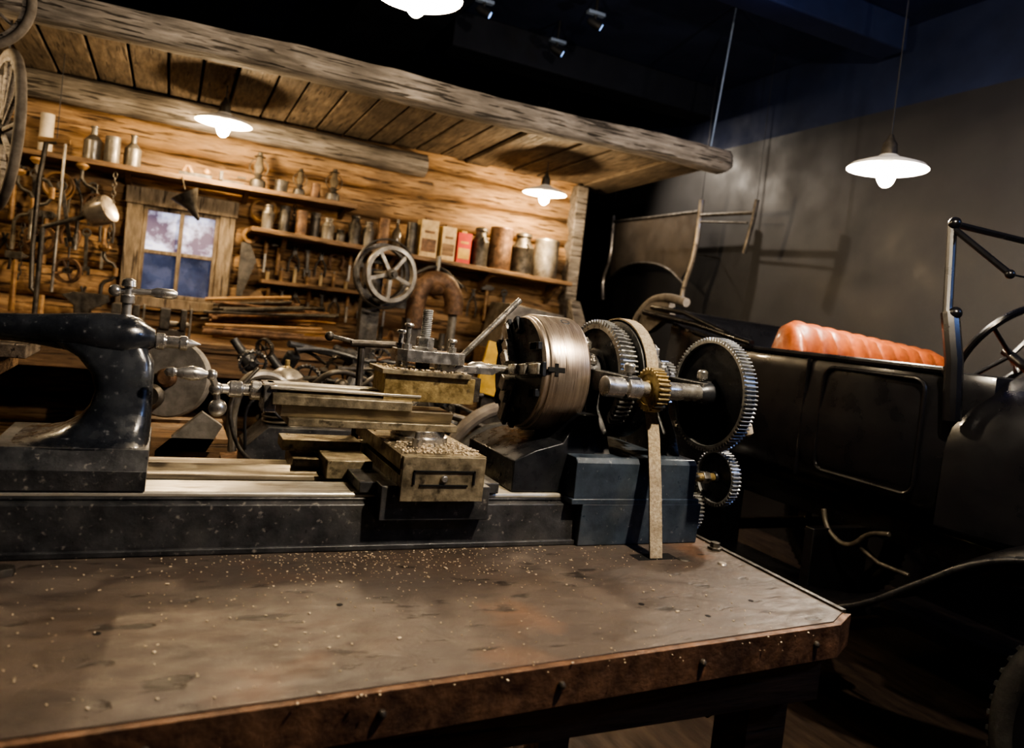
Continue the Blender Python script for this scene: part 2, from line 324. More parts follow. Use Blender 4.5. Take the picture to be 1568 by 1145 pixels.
# ------------------------------------------------------------ LATHE
lathe=empty('metal_lathe',(.5,1.64,.8))
AX=1.64;AZ=1.18
b=B('bed',lathe,bev=.002)
b.prism([(1.47,.8004),(1.475,.892),(1.49,.897),(1.80,.897),(1.82,.892),(1.83,.8004)],0,-.9,1.25,'cast')
b.box(-.9,.88,1.488,1.80,.897,.903,'cast')
b.prism([(1.49,.903),(1.49,.910),(1.494,.913),(1.583,.913),(1.586,.903)],0,-.9,.90,'way')
b.prism([(1.625,.903),(1.628,.914),(1.665,.914),(1.685,.926),(1.705,.914),(1.79,.914),(1.795,.903)],0,-.9,.90,'waydk')
b.box(-.9,1.25,1.462,1.475,.8004,.812,'cast')
b.done()
b=B('tailstock',lathe,bev=.003)
b.rev((-.42,AX,AZ+.004),X,[(0,.018),(.01,.022),(.14,.024),(.2,.029),(.26,.037),(.31,.043),(.345,.044),(.37,.038),(.385,.028),(.395,.021),(.400,.018)],'blk',40)
b.rev((-.021,AX,AZ),X,[(0,.013),(.004,.0165),(.018,.0165),(.022,.012),(.045,.012),(.048,.0145),(.060,.0145),(.064,.010),(.087,.0006)],'steel',28)
def colslice():
    lev=[(.982,-.25,-.012,.125),(.988,-.215,-.012,.105),(1.000,-.170,-.012,.088),(1.02,-.140,-.012,.072),(1.05,-.121,-.013,.060),(1.08,-.115,-.014,.052),(1.11,-.124,-.015,.046),(1.14,-.150,-.018,.041),(1.165,-.195,-.03,.034)]
    vs=[];fs=[];K=20
    for z,xa,xb,h in lev:
        cx=(xa+xb)/2;w=(xb-xa)/2
        for k in range(K):
            a=2*PI*k/K; ca,sa=math.cos(a),math.sin(a); e=.45
            vs.append((cx+w*math.copysign(abs(ca)**e,ca),AX+h*math.copysign(abs(sa)**e,sa),z))
    for j in range(len(lev)-1):
        for k in range(K): fs.append((j*K+k,j*K+(k+1)%K,(j+1)*K+(k+1)%K,(j+1)*K+k))
    fs+= [tuple(range(K)),tuple((len(lev)-1)*K+k for k in range(K))]
    b.faces(vs,fs,'blk')
colslice()
b.prism([(1.488,.914),(1.488,.950),(1.520,.984),(1.765,.984),(1.795,.955),(1.795,.914)],0,-.26,-.01,'cast')
b.rev((-.075,AX,1.215),Z,[(0,.016),(.01,.016),(.012,.009),(.035,.009),(.035,.013),(.05,.013),(.052,.008),(.066,.008),(.068,.014),(.08,.012),(.084,.004)],'steel',20)
b.cyl((-.095,AX,1.272),(-.03,AX,1.276),.006,'steel',12); b.rev((-.035,AX,1.276),X,[(0,.006),(.01,.010),(.04,.010),(.048,.005)],'steel',16); b.sph((-.098,AX,1.272),.012,'steel')
b.rev((-.47,AX,AZ),X,[(0,.012),(.03,.012),(.05,.02),(.06,.02)],'steel',20)
b.torus((-.46,AX,AZ),X,.08,.009,'steel'); 
for k in range(4):
    a=k*PI/2+.4; b.cyl((-.46,AX,AZ),(-.46,AX+.08*math.cos(a),AZ+.08*math.sin(a)),.006,'steel',8)
b.done()
b=B('saddle',lathe,bev=.002)
b.box(.385,.70,1.482,1.80,.9145,.938,'cast'); b.box(.42,.66,1.44,1.485,.868,.94,'cast'); b.box(.34,.44,1.60,1.80,.914,.955,'brown'); b.box(.28,.36,1.68,1.80,.914,.94,'brown'); b.box(.26,.44,1.72,1.80,.95,.975,'brown')
b.done()
b=B('cross_slide',lathe,bev=.0015)
b.box(.455,.628,1.43,1.83,.938,.962,'brown'); b.box(.47,.613,1.435,1.83,.962,.98,'brown'); b.box(.448,.636,1.425,1.82,.978,1.008,'brown')
b.box(.452,.632,1.415,1.43,.915,1.006,'brown')
for x0,x1,z0,z1 in ((.475,.61,.975,.979),(.475,.479,.95,.979),(.606,.61,.95,.979),(.49,.595,.946,.95)): b.box(x0,x1,1.412,1.416,z0,z1,'dark')  # raised black strips, painted shade of the dovetail grooves
b.rev((.542,1.413,.962),Y,[(-.004,.006),(0,.008),(.004,.008)],'steel',16)
b.rev((.54,1.60,1.008),Z,[(0,.065),(.012,.065),(.014,.058),(.028,.058)],'steel',40)
b.cyl((.50,1.49,1.008),(.50,1.49,1.03),.011,'steel',6); b.cyl((.50,1.49,1.03),(.50,1.49,1.045),.006,'steel',12)
rnd=random.Random(4)
for i in range(420):
    x=rnd.uniform(.45,.63); y=1.43+abs(rnd.gauss(0,.09)); s=rnd.uniform(.0015,.004)
    b.obox((x,min(y,1.8),1.008+s*.4+rnd.uniform(0,.004)*(y<1.55)),(s*1.6,s,s*.6),(rnd.uniform(0,3),'Z'),'chips')
b.done()
b=B('compound_slide',lathe,bev=.0015)
b.box(.24,.61,1.545,1.655,1.036,1.052,'brown'); b.prism([(1.562,1.052),(1.552,1.078),(1.648,1.078),(1.638,1.052)],0,.225,.60,'waydk')
b.prism([(1.545,1.078),(1.545,1.098),(1.575,1.108),(1.625,1.108),(1.655,1.098),(1.655,1.078)],0,.205,.50,'brown')
b.box(.20,.52,1.553,1.575,1.108,1.114,'way'); b.box(.20,.52,1.60,1.645,1.106,1.116,'way')
b.box(.19,.215,1.56,1.64,1.06,1.116,'steel')
b.rev((.12,1.60,1.098),X,[(0,.011),(.006,.017),(.03,.017),(.032,.012),(.045,.012),(.047,.020),(.066,.020),(.07,.012),(.09,.012)],'steel',28)
hub=Vector((.10,1.585,1.098))
b.cyl(hub+Vector((-.002,0,0)),hub+Vector((.03,.012,0)),.010,'steel',16); b.sph(hub,.014,'steel')
top=hub+Vector((-.012,-.02,.030)); bot=hub+Vector((.006,0,-.038))
b.tube([top,hub,bot],.0065,'steel',10); b.sph(top,.011,'steel'); b.sph(bot,.018,'steel')
b.rev(top,Vector((-1,-.15,.02)),[(0,.006),(.012,.007),(.02,.012),(.038,.0145),(.055,.011),(.066,.007),(.072,.010),(.082,.008),(.087,.001)],'steel',20)
b.done()
b=B('tool_post',lathe,bev=.0015)
b.box(.435,.645,1.555,1.655,1.10,1.158,'brass'); b.box(.425,.63,1.545,1.665,1.158,1.168,'brown')
b.box(.63,.665,1.57,1.64,1.105,1.16,'iron')
rnd=random.Random(8)
for i in range(260):
    s=rnd.uniform(.0015,.0045); b.obox((rnd.uniform(.44,.63),rnd.uniform(1.55,1.66),1.168+s*.4),(s*1.6,s,s*.7),(rnd.uniform(0,3),'Z'),'chips')
b.cyl((.53,1.60,1.168),(.53,1.60,1.305),.0105,'geared',16)
for k in range(14): b.rev((.53,1.60,1.245+k*.0042),Z,[(0,.0105),(.0018,.0122),(.0036,.0105)],'geared',16)
b.rev((.53,1.60,1.212),Z,[(0,.030),(.006,.030),(.008,.021),(.028,.021),(.03,.018)],'steel',6)
b.rev((.53,1.60,1.170),Z,[(0,.016),(.02,.016)],'iron',20)
b.prism([(.462,1.575),(.48,1.56),(.60,1.562),(.625,1.585),(.625,1.62),(.60,1.635),(.48,1.64),(.462,1.625)],2,1.186,1.212,'steel')
for (x,y,h) in ((.485,1.585,1.262),(.478,1.615,1.245),(.60,1.61,1.235)):
    b.cyl((x,y,1.165),(x,y,h),.006,'steel',12); b.rev((x,y,h),Z,[(0,.010),(.004,.011),(.008,.009)],'steel',16); b.rev((x,y,1.212),Z,[(0,.011),(.012,.011)],'steel',6)
b.box(.56,.70,1.585,1.603,1.169,1.185,'steel'); b.prism([(.70,1.169),(.722,1.182),(.722,1.187),(.70,1.187)],1,1.586,1.602,'steel')
b.rev((.655,1.64,1.18),X,[(0,.006),(.01,.013),(.035,.015),(.045,.011),(.11,.011)],'steel',20)
b.done()
b=B('shifter_lever',lathe); b.cyl((.56,1.815,1.03),(.856,1.815,1.360),.0085,'steel',14); b.cyl((.56,1.815,.90),(.56,1.815,1.04),.014,'iron',16); b.done()
b=B('cross_feed_handle',lathe); b.cyl((.45,1.86,1.2),(.38,1.90,1.21),.006,'steel',10); b.sph((.375,1.9,1.21),.012,'iron'); b.cyl((.45,1.86,1.2),(.45,1.83,.95),.009,'iron',10); b.cyl((.42,1.85,1.2),(.54,1.85,1.205),.009,'iron',12); b.done()
b=B('chuck',lathe,bev=.0015,angle=30)
b.rev((.79,AX,AZ),X,[(.012,.03),(0,.036),(0,.128),(.006,.136),(.016,.1375),(.018,.141),(.024,.1435),(.118,.1435),(.124,.140),(.13,.12),(.135,.085),(.16,.08)],'chuck',96)
b.rev((.788,AX,AZ),X,[(0,.134),(.001,.06)],'geardk',64)
for k in range(3):
    a=math.radians(172+120*k); e=Vector((0,math.cos(a),math.sin(a))); t=Vector((0,-math.sin(a),math.cos(a))); R=Matrix((X,e,t)).transposed(); c=Vector((.79,AX,AZ))
    b.obox(c+e*.088+Vector((-.003,0,0)),(.010,.115,.034),R,'geardk')
    for r0,r1,h in ((.018,.052,.036),(.052,.085,.026),(.085,.136,.016)): b.obox(c+e*((r0+r1)/2)+Vector((-h/2,0,0)),(h,r1-r0,.026),R,'steel')
    b.obox(c+e*.1425+Vector((.03,0,0)),(.045,.004,.012),R,'dark'); b.obox(c+e*.1425+Vector((.03,0,0)),(.010,.0045,.03),R,'dark')
    for jj in range(5): b.obox(c+e*.10+t*(.055 if jj%2 else -.055)+Vector((-.006-.0*jj,0,0)),(.012,.05-.008*jj,.018),R,'geardk')
    a2=a+PI/3; e=Vector((0,math.cos(a2),math.sin(a2))); b.rev(c+Vector((.085,0,0))+e*.14,e,[(0,.014),(.0042,.013),(.0042,.008),(.001,.007)],'cast',16)
b.done()
b=B('headstock',lathe,bev=.004)
b.prism([(1.45,.9),(1.45,.995),(1.46,1.007),(1.82,1.007),(1.83,.995),(1.83,.9)],0,.875,1.22,'blue')
b.box(.87,1.235,1.447,1.835,.898,.912,'blue'); b.prism([(1.452,.8004),(1.447,.9),(1.83,.9),(1.835,.8004)],0,.90,1.245,'blue')
b.prism([(.74,.915),(.74,.985),(.79,1.01),(.86,1.03),(.90,1.10),(.95,1.10),(.95,.915)],1,1.50,1.78,'geardk')
for x0,x1 in ((.95,.995),(1.165,1.205)):
    pts=[(1.50,1.0),(1.53,1.06),(1.57,1.11),(1.578,1.18)]+[(AX+.062*math.cos(a),AZ+.062*math.sin(a)) for a in [PI*(1-k/10) for k in range(11)]]+[(1.702,1.18),(1.71,1.11),(1.75,1.06),(1.78,1.0)]
    b.prism(pts,0,x0,x1,'cast')
    b.box(x0+.005,x1-.005,1.405,1.6,1.155,1.205,'cast')
    for yy in (AX-.045,AX+.045): b.rev(((x0+x1)/2,yy,1.215),Z,[(0,.012),(.012,.012),(.012,.007),(.022,.007)],'steel',6)
    b.rev(((x0+x1)/2,AX,1.24),Z,[(0,.008),(.008,.008),(.010,.016),(.03,.016),(.034,.01),(.042,.003)],'steel',20)
    b.rev(((x0+x1)/2,1.43,1.205),Z,[(0,.007),(.006,.007),(.008,.013),(.026,.013),(.03,.008)],'steel',20)
b.rev((.92,AX,AZ),X,[(0,.04),(.4,.04)],'steel',28)
b.done()
b=B('spindle_gears',lathe)
b.gear((1.012,AX,AZ),X,.150,.024,72,'geared','geardk',rim=.08,hub=.5)
b.gear((1.042,AX,AZ),X,.138,.020,66,'geared','cast',rim=.1,hub=.6)
b.rev((1.055,AX,AZ),X,[(0,.13),(.003,.150),(.022,.152),(.042,.150),(.045,.125),(.07,.124),(.073,.10),(.098,.099),(.1,.06)],'cast',72)
b.gear((1.225,AX,AZ),X,.06,.025,30,'geared','geardk')
b.done()
b=B('back_shaft',lathe,bev=.0008)
Yb=1.42;Zb=1.178
b.rev((.90,Yb,Zb),X,[(0,.018),(.004,.024),(.05,.024),(.055,.019),(.06,.026),(.095,.026),(.10,.018),(.40,.018)],'steel',28)
b.gear((1.036,Yb,Zb),X,.052,.030,28,'brass','brass',rim=.2,hub=.4,webw=.9,depth=.006)
b.rev((1.052,Yb,Zb),X,[(0,.034),(.006,.036),(.016,.03),(.02,.022),(.13,.021)],'steel',28)
b.gear((1.212,Yb,Zb),X,.139,.034,84,'geared','geardk',rim=.05,hub=.18,depth=.008,webw=.4)
b.rev((1.165,Yb,Zb),X,[(0,.02),(.02,.03),(.05,.032)],'geardk',28)
b.cyl((1.21,Yb,Zb),(1.30,Yb,Zb),.014,'steel',20); b.cyl((1.29,Yb,Zb),(1.30,Yb-.03,Zb-.06),.008,'geared',12); b.rev((1.30,Yb-.03,Zb-.06),Vector((.4,-.2,-1)),[(0,.008),(.01,.014),(.03,.012),(.035,.003)],'white',12)
b.done()
b=B('change_gears',lathe,bev=.0006)
b.gear((1.315,1.48,.96),X,.074,.026,44,'geared','geardk',rim=.06,hub=.2,depth=.006); b.cyl((1.22,1.48,.96),(1.35,1.48,.96),.011,'brass',16); b.rev((1.262,1.48,.96),X,[(0,.016),(.02,.016)],'steel',6)
b.gear((1.265,1.53,.868),X,.062,.024,38,'geared','geardk',rim=.08,hub=.25,depth=.006); b.cyl((1.22,1.53,.868),(1.29,1.53,.868),.01,'steel',16)
b.done()
b=B('drive_belt',lathe)
path=[(1.352,.8012),(1.40,.95),(1.44,1.06),(1.478,1.14)]+[(AX+.156*math.cos(a),AZ+.156*math.sin(a)) for a in [PI*(1-k/16) for k in range(17)]]+[(1.80,1.1),(1.81,1.012)]
vs=[];fs=[];th=.004
for i,(y,z) in enumerate(path):
    q=path[min(i+1,len(path)-1)];p=path[max(i-1,0)]; d=Vector((q[0]-p[0],q[1]-p[1])).normalized(); nn=Vector((-d.y,d.x))
    f=max(0,min(1,(1.18-z)/.38)) if i<5 else 0; xa=1.062-f*.03
    for xx,s in ((xa,0),(xa+.034,0),(xa+.034,th),(xa,th)): vs.append((xx,y+nn.x*s,z+nn.y*s))
n=len(path)
for i in range(n-1):
    for k in range(4): fs.append((i*4+k,i*4+(k+1)%4,(i+1)*4+(k+1)%4,(i+1)*4+k))
fs+= [(0,1,2,3),tuple((n-1)*4+k for k in range(4))]
b.faces(vs,fs,'belt'); b.done()
# ------------------------------------------------------------ CAR
car=empty('vintage_car',(2.8,1.6,0))
b=B('body_tub',car,angle=50)
out=[(2.30,1.42),(2.21,1.55),(2.20,1.9),(2.20,2.4),(2.20,2.75),(2.24,2.98),(2.38,3.12),(2.6,3.17),(3.0,3.17),(3.22,3.12),(3.36,2.98),(3.40,2.75),(3.40,2.4),(3.40,1.9),(3.39,1.55),(3.30,1.42)]
prof=[(.80,.08),(.86,.02),(.95,-.01),(1.1,-.015),(1.24,0),(1.27,.0),(1.295,.01),(1.30,.03),(1.28,.05),(.85,.07)]
cx,cy=2.8,2.2; vs=[];fs=[];n=len(out)
for z,ins in prof:
    for i,(x,y) in enumerate(out):
        d=Vector((x-cx,(y-cy)*.5)); d.normalize(); zz=z+(.12*max(0,(y-2.5)/.65)**1.0 if z>1.2 else 0)
        vs.append((x-d.x*ins*1.0,y-d.y*ins,zz))
for j in range(len(prof)-1):
    for i in range(n): fs.append((j*n+i,j*n+(i+1)%n,(j+1)*n+(i+1)%n,(j+1)*n+i))
fs.append(tuple(range(n))); b.faces(vs,fs,'carb'); b.done()
b=B('door_beading',car)
xd=2.192
def rr(y0,y1,z0,z1,r=.04,x=xd):
    P=[]
    for cy_,cz_,a0 in ((y1-r,z1-r,0),(y0+r,z1-r,PI/2),(y0+r,z0+r,PI),(y1-r,z0+r,1.5*PI)):
        for k in range(5): a=a0+k*PI/8; P.append((x,cy_+r*math.cos(a),cz_+r*math.sin(a)))
    return P
b.tube(rr(1.57,1.97,.89,1.265),.007,'carb',closed=True); b.tube([(xd,2.05,1.29),(xd,2.05,.85)],.007,'carb'); b.tube([(xd,2.6,1.30),(xd,2.6,.85)],.005,'carb')
b.tube([(2.21,1.5,1.30),(2.2,1.9,1.30),(2.2,2.3,1.30),(2.2,2.5,1.305),(2.2,2.75,1.345)],.012,'carb')
b.done()
b=B('cowl_and_hood',car,angle=50)
secs=[(1.50,2.21,3.39,1.29,.0),(1.42,2.22,3.38,1.33,.03),(1.25,2.27,3.33,1.32,.05),(1.05,2.38,3.22,1.27,.05),(.95,2.42,3.18,1.25,.05),(.2,2.5,3.1,1.2,.05),(.0,2.52,3.08,1.19,.05)]
vs=[];fs=[];K=17
for y,xa,xb,zt,c in secs:
    cx=(xa+xb)/2;w=(xb-xa)/2
    for k in range(K):
        a=PI*(1-k/(K-1)); ca,sa=math.cos(a),math.sin(a); vs.append((cx+w*math.copysign(abs(ca)**.5,ca),y,.82+(zt-.82)*abs(sa)**.45))
for j in range(len(secs)-1):
    for k in range(K-1): fs.append((j*K+k,j*K+k+1,(j+1)*K+k+1,(j+1)*K+k))
fs+= [tuple(range(K)),tuple((len(secs)-1)*K+k for k in range(K))]
b.faces(vs,fs,'carb'); b.done()
b=B('seats',car,angle=60)
n=160;prf=[(-.05,.95),(-.085,1.15),(-.10,1.27),(-.09,1.36),(-.05,1.42),(.01,1.445),(.07,1.42),(.10,1.34),(.10,.95)]
vs=[];fs=[];k=len(prf)
for i in range(n+1):
    t=i/n; x=2.25+t*1.10; pl=(.009*abs(math.sin(t*PI*12))**.5-.009); e=abs(2*t-1)
    drop=.20*max(0,(e-.78)/.22)**2.2; sh=-.12*max(0,(e-.80)/.20)**2
    for (dy,z) in prf:
        zz=z if z<1 else z-.065*t-drop*(z-.95)/.49
        f=1 if z>1 else 0
        vs.append((x,2.30+sh+dy-(pl*f if dy<0.02 else 0),zz+pl*f*.6))
for i in range(n):
    for j in range(k-1): fs.append((i*k+j,i*k+j+1,(i+1)*k+j+1,(i+1)*k+j))
fs+= [tuple(range(k)),tuple(n*k+j for j in range(k))]
b.faces(vs,fs,'carleather'); b.box(2.28,3.32,1.75,2.22,.95,1.08,'carleather')
b.done()
b=B('folded_top',car,angle=60)
b.tube([(2.24,2.95,1.42),(2.3,3.15,1.42),(2.8,3.22,1.41),(3.3,3.15,1.40)],.04,'carb',12,smooth=2)
b.tube([(2.20,3.26,1.30),(2.20,3.22,1.40),(2.22,3.14,1.49),(2.2,2.98,1.505),(2.2,2.83,1.48)],.022,'canvas',10,smooth=2)
b.prism([(3.22,1.30),(3.20,1.42),(3.12,1.49),(2.98,1.50),(2.95,1.42),(3.1,1.33)],0,2.2,2.24,'canvas')
b.tube([(2.18,2.35,1.32),(2.17,2.7,1.38),(2.17,3.12,1.42)],.014,'carb'); b.tube([(2.18,2.45,1.34),(2.17,2.8,1.43),(2.2,3.1,1.45)],.012,'carb')
b.done()
b=B('windshield',car)
b.tube([(2.19,1.46,1.2),(2.18,1.47,1.32),(2.18,1.52,1.46),(2.19,1.53,1.50),(2.19,1.55,1.76)],.014,'carb',10)
b.tube([(2.19,1.47,1.15),(2.18,1.48,1.33),(2.19,1.52,1.48)],.026,'carb',10)
b.tube([(3.41,1.47,1.15),(3.41,1.52,1.46),(3.41,1.55,1.76)],.014,'carb',10)
b.tube([(2.19,1.55,1.76),(3.41,1.55,1.76)],.011,'carb',8)
b.tube([(2.19,1.545,1.745),(2.2,1.36,1.60)],.010,'carb',8); b.sph((2.2,1.36,1.60),.014,'carb'); b.tube([(2.2,1.36,1.60),(3.4,1.36,1.60)],.003,'carb',6)
for z in (1.76,1.48,1.3): b.sph((2.187,1.54 if z>1.5 else 1.5,z),.019,'carb')
b.done()
b=B('steering_wheel',car)
d=Vector((0,.8,.55)); c=Vector((2.86,1.75,1.40)); b.torus(c,d,.2,.014,'carb',48,10); u,v,w=basis(d)
for k in range(4):
    a=k*PI/2+.5; b.cyl(c-w*.03,c+(u*math.cos(a)+v*math.sin(a))*.195,.008,'carb',8)
b.cyl(c,c-w*.5,.018,'carb',12); b.done()
b=B('chassis',car,bev=.004)
for x in (2.36,3.18): b.box(x,x+.06,-.4,3.3,.68,.77,'carb')
b.tube([(2.18,1.89,.76),(2.18,1.87,.70),(2.18,1.81,.66),(2.18,1.75,.67),(2.18,1.70,.73),(2.18,1.62,.75)],.010,'iron',8,smooth=2)
b.tube([(2.20,1.75,.67),(2.20,1.66,.64),(2.20,1.55,.64)],.008,'iron',8)
b.box(2.0,2.36,1.75,2.6,.42,.45,'carb')
for y in (1.85,2.5): b.box(2.1,2.38,y,y+.04,.44,.7,'carb')
for y in (.8,2.9): b.cyl((2.2,y,.40),(3.4,y,.40),.03,'iron'); b.box(2.36,2.42,y-.35,y+.35,.47,.53,'iron'); b.box(3.18,3.24,y-.35,y+.35,.47,.53,'iron')
for y in (.8,2.9):
    for x in (2.36,3.18): b.box(x+.01,x+.05,y-.03,y+.03,.4,.7,'iron')
b.done()
b=B('fenders',car,angle=60)
for x0,x1 in ((1.98,2.24),(3.36,3.60)):
    for pth in ([(2.6,.45),(2.0,.45),(1.72,.50),(1.55,.57),(1.38,.70),(1.2,.84),(1.0,.90),(.75,.91),(.5,.84),(.36,.70)],[(2.45,.60),(2.6,.80),(2.85,.90),(3.1,.86),(3.3,.7)]):
        P=[Vector(p) for p in pth]
        for _ in range(2): P=[P[0]]+[q for i in range(len(P)-1) for q in (P[i]*.75+P[i+1]*.25,P[i]*.25+P[i+1]*.75)]+[P[-1]]
        vs=[];fs=[]
        for p in P: vs+= [(x0,p.x,p.y-.02),(x0+.04,p.x,p.y+.004),((x0+x1)/2,p.x,p.y+.02),(x1,p.x,p.y),(x1,p.x,p.y-.006),((x0+x1)/2,p.x,p.y+.012),(x0+.04,p.x,p.y-.003)]
        for i in range(len(P)-1):
            for k in range(7): fs.append((i*7+k,i*7+(k+1)%7,(i+1)*7+(k+1)%7,(i+1)*7+k))
        b.faces(vs,fs,'carb'); b.tube([(x0,p.x,p.y-.02) for p in P],.010,'geardk',8)
b.done()
def wheel(b,c,d,R,spk=12,ty='rubber',rim='wood',tr=.04):
    c=Vector(c); u,v,w=basis(d); b.torus(c,d,R-tr,tr,ty,56,12); b.ring(c,d,R-tr*1.7,R-tr*2.6,tr*1.2,rim,56)
    for k in range(spk):
        a=2*PI*k/spk; e=u*math.cos(a)+v*math.sin(a); b.cyl(c+e*.05,c+e*(R-tr*2.3),R*.034,rim,8)
    b.rev(c-w*.06,d,[(0,R*.08),(.02,R*.15),(.1,R*.15),(.12,R*.08)],'iron',20)
for i,(x,y) in enumerate(((2.11,.8),(2.11,2.9),(3.49,.8),(3.49,2.9))):
    b=B('wheel_%d'%(i+1),car); wheel(b,(x,y,.40),X,.40,rim='carb')
    for k in range(60):
        a=2*PI*k/60; b.obox((x,y+.4*math.cos(a)*.995,.40+.4*math.sin(a)*.995),(.04,.012,.008),Matrix.Rotation(a+PI/2,3,'X'),'rubber')
    b.done()
b=B('hanging_windshield_frame')
x=3.72
b.tube([(x,6.03,2.345),(x,5.4,2.335),(x,4.75,2.33)],.014,'iron'); b.tube([(x,4.75,2.42),(x,4.75,2.0),(x,4.85,1.72),(x,4.85,1.63)],.020,'nickel',8,smooth=1)
b.tube([(x,6.03,2.40),(x,6.0,2.0),(x,6.1,1.8),(x,6.05,1.6)],.020,'nickel',8,smooth=1)
b.tube([(x,6.0,1.80),(x,5.75,1.92),(x,5.45,1.95),(x,5.1,1.90),(x,4.86,1.76)],.013,'iron',8,smooth=2)
b.prism([(6.0,2.33),(4.77,2.32),(4.80,1.9),(4.9,1.80),(5.1,1.90),(5.45,1.95),(5.75,1.92),(5.98,1.83)],0,x-.002,x+.002,'wsg')
b.tube([(x,4.75,2.30),(x,4.15,2.27)],.015,'iron'); b.tube([(x,4.13,2.36),(x,4.15,2.2),(x,4.2,1.98)],.017,'iron'); b.tube([(x,4.75,2.25),(x,4.2,2.2)],.008,'iron')
b.tube([(x,6.03,2.40),(x,6.05,3.4)],.003,'wire',6); b.tube([(x,4.75,2.40),(x,4.75,3.4)],.003,'wire',6); b.tube([(x,4.13,2.36),(x,4.13,3.4)],.002,'wire',6)
b.tube([(x,6.0,2.0),(4.0,6.0,2.0)],.006,'iron'); b.tube([(x,4.8,2.0),(4.0,4.8,2.0)],.006,'iron')
b.done()
# ------------------------------------------------------------ back of the shop
b=B('tool_shelf',bev=.003); b.box(-1.5,1.02,4.72,4.985,1.895,1.925,'shelf')
for x in (-1.0,-.3,.35,.95): b.prism([(4.985,1.895),(4.8,1.895),(4.985,1.84)],0,x,x+.03,'shelf')
b.done()
def sz(x): return 1.69-(x-.44)*.028
b=B('canister_shelf',bev=.003)
b.prism([(.40,sz(.4)-.03),(2.62,sz(2.62)-.03),(2.62,sz(2.62)),(.40,sz(.4))],1,4.70,4.985,'shelf')
for x in (.6,1.3,2.0,2.55): b.prism([(4.985,sz(x)-.03),(4.8,sz(x)-.03),(4.985,sz(x)-.17)],0,x,x+.03,'shelf')
b.done()
b=B('drill_bit_shelf',bev=.003); b.box(.5,1.35,4.82,4.985,1.36,1.385,'shelf'); b.done()
def can(name,x,y,z,r,h,m,lid=None):
    b=B(name); b.rev((x,y,z),Z,[(0,r*.97),(.006,r),(h*.5,r*1.005),(h*.52,r*.985),(h-.012,r*.99),(h-.01,r),(h,r*.97)],m,28)
    if lid: b.rev((x,y,z+h),Z,[(0,r*.6),(.012,r*.45),(.03,r*.3),(.04,r*.3)],lid,20)
    b.done()
def bottle(name,x,y,z,r,h,m):
    b=B(name); b.rev((x,y,z),Z,[(0,r*.9),(.005,r),(h*.58,r),(h*.7,r*.6),(h*.76,r*.35),(h*.95,r*.32),(h*.96,r*.42),(h,r*.42)],m,20); b.done()
def churn(name,x,y,z,r,h,m):
    b=B(name); b.rev((x,y,z),Z,[(0,r),(h*.6,r),(h*.62,r*1.04),(h*.64,r),(h*.76,r*.68),(h*.86,r*.62),(h*.9,r*.75),(h*.96,r*.7),(h,r*.3)],m,28)
    for s_ in (-1,1): b.tube([(x,y+s_*r,z+h*.55),(x,y+s_*r*1.25,z+h*.65),(x,y+s_*r*.9,z+h*.74)],.006,m,6,smooth=1)
    b.done()
def carton(name,x,y,z,w,h,m,m2):
    b=B(name,bev=.002); b.box(x-w/2,x+w/2,y-.05,y+.05,z,z+h,m); b.box(x-w*.42,x+w*.42,y-.052,y-.05,z+h*.15,z+h*.5,m2); b.box(x-w*.3,x+w*.3,y-.052,y-.05,z+h*.65,z+h*.72,m2); b.box(x-w*.2,x+w*.2,y-.03,y+.03,z+h,z+h+.015,m2); b.done()
ys=4.82
carton('seed_carton',1.53,ys,sz(1.53),.12,.25,'cream','rusty'); carton('powder_carton',1.67,ys,sz(1.67),.10,.23,'cream','shelf'); carton('oil_tin',1.785,ys,sz(1.785),.10,.21,'red','yel')
churn('milk_churn',1.92,ys,sz(1.92),.06,.28,'iron'); can('storage_canister',2.075,ys,sz(2.07),.082,.30,'rusty'); churn('milk_churn',2.25,ys,sz(2.25),.080,.30,'iron'); can('galvanised_canister',2.44,ys,sz(2.44),.09,.28,'tin')
rnd=random.Random(21)
for x in (1.42,1.32,1.22,1.13,1.04,.95,.87,.79,.7,.6,.5):
    k=rnd.random(); h=rnd.uniform(.08,.18) if x<1.0 else rnd.uniform(.16,.24); r=rnd.uniform(.03,.04)
    if k<.4: can('tin_can',x,ys+rnd.uniform(-.03,.03),sz(x)+.001,r,h,rnd.choice(['iron','iron','rusty']))
    elif k<.7: churn('oil_can',x,ys,sz(x)+.001,r,h,rnd.choice(['tin','iron']))
    else: bottle('glass_bottle',x,ys,sz(x)+.001,r*.8,h*1.1,'glass')
def oil_lamp(x,y,z,s=1):
    b=B('oil_lamp'); b.rev((x,y,z),Z,[(0,.05*s),(.02*s,.052*s),(.06*s,.05*s),(.08*s,.02*s),(.1*s,.03*s),(.11*s,.02*s)],'iron',20); b.rev((x,y,z+.11*s),Z,[(0,.022*s),(.04*s,.036*s),(.08*s,.022*s),(.13*s,.018*s)],'glass',20)
    b.rev((x,y,z+.22*s),Z,[(0,.04*s),(.01*s,.02*s),(.03*s,.015*s)],'iron',16); b.torus((x,y,z+.15*s),Y,.06*s,.003,'iron',20,6); b.done()
zs=1.926
can('candle_tin',-.70,4.86,zs,.035,.22,'white'); bottle('glass_bottle',-.47,4.86,zs,.05,.20,'tin'); can('tin_can',-.37,4.8,zs,.04,.15,'tin'); bottle('glass_bottle',-.27,4.86,zs,.045,.19,'tin')
b=B('hand_plane',bev=.003); b.box(-.02,.16,4.8,4.86,zs,zs+.03,'iron'); b.tube([(.0,4.83,zs+.03),(.02,4.83,zs+.08),(.05,4.83,zs+.03)],.012,'wood',8,smooth=1); b.sph((.13,4.83,zs+.05),.02,'wood'); b.done()
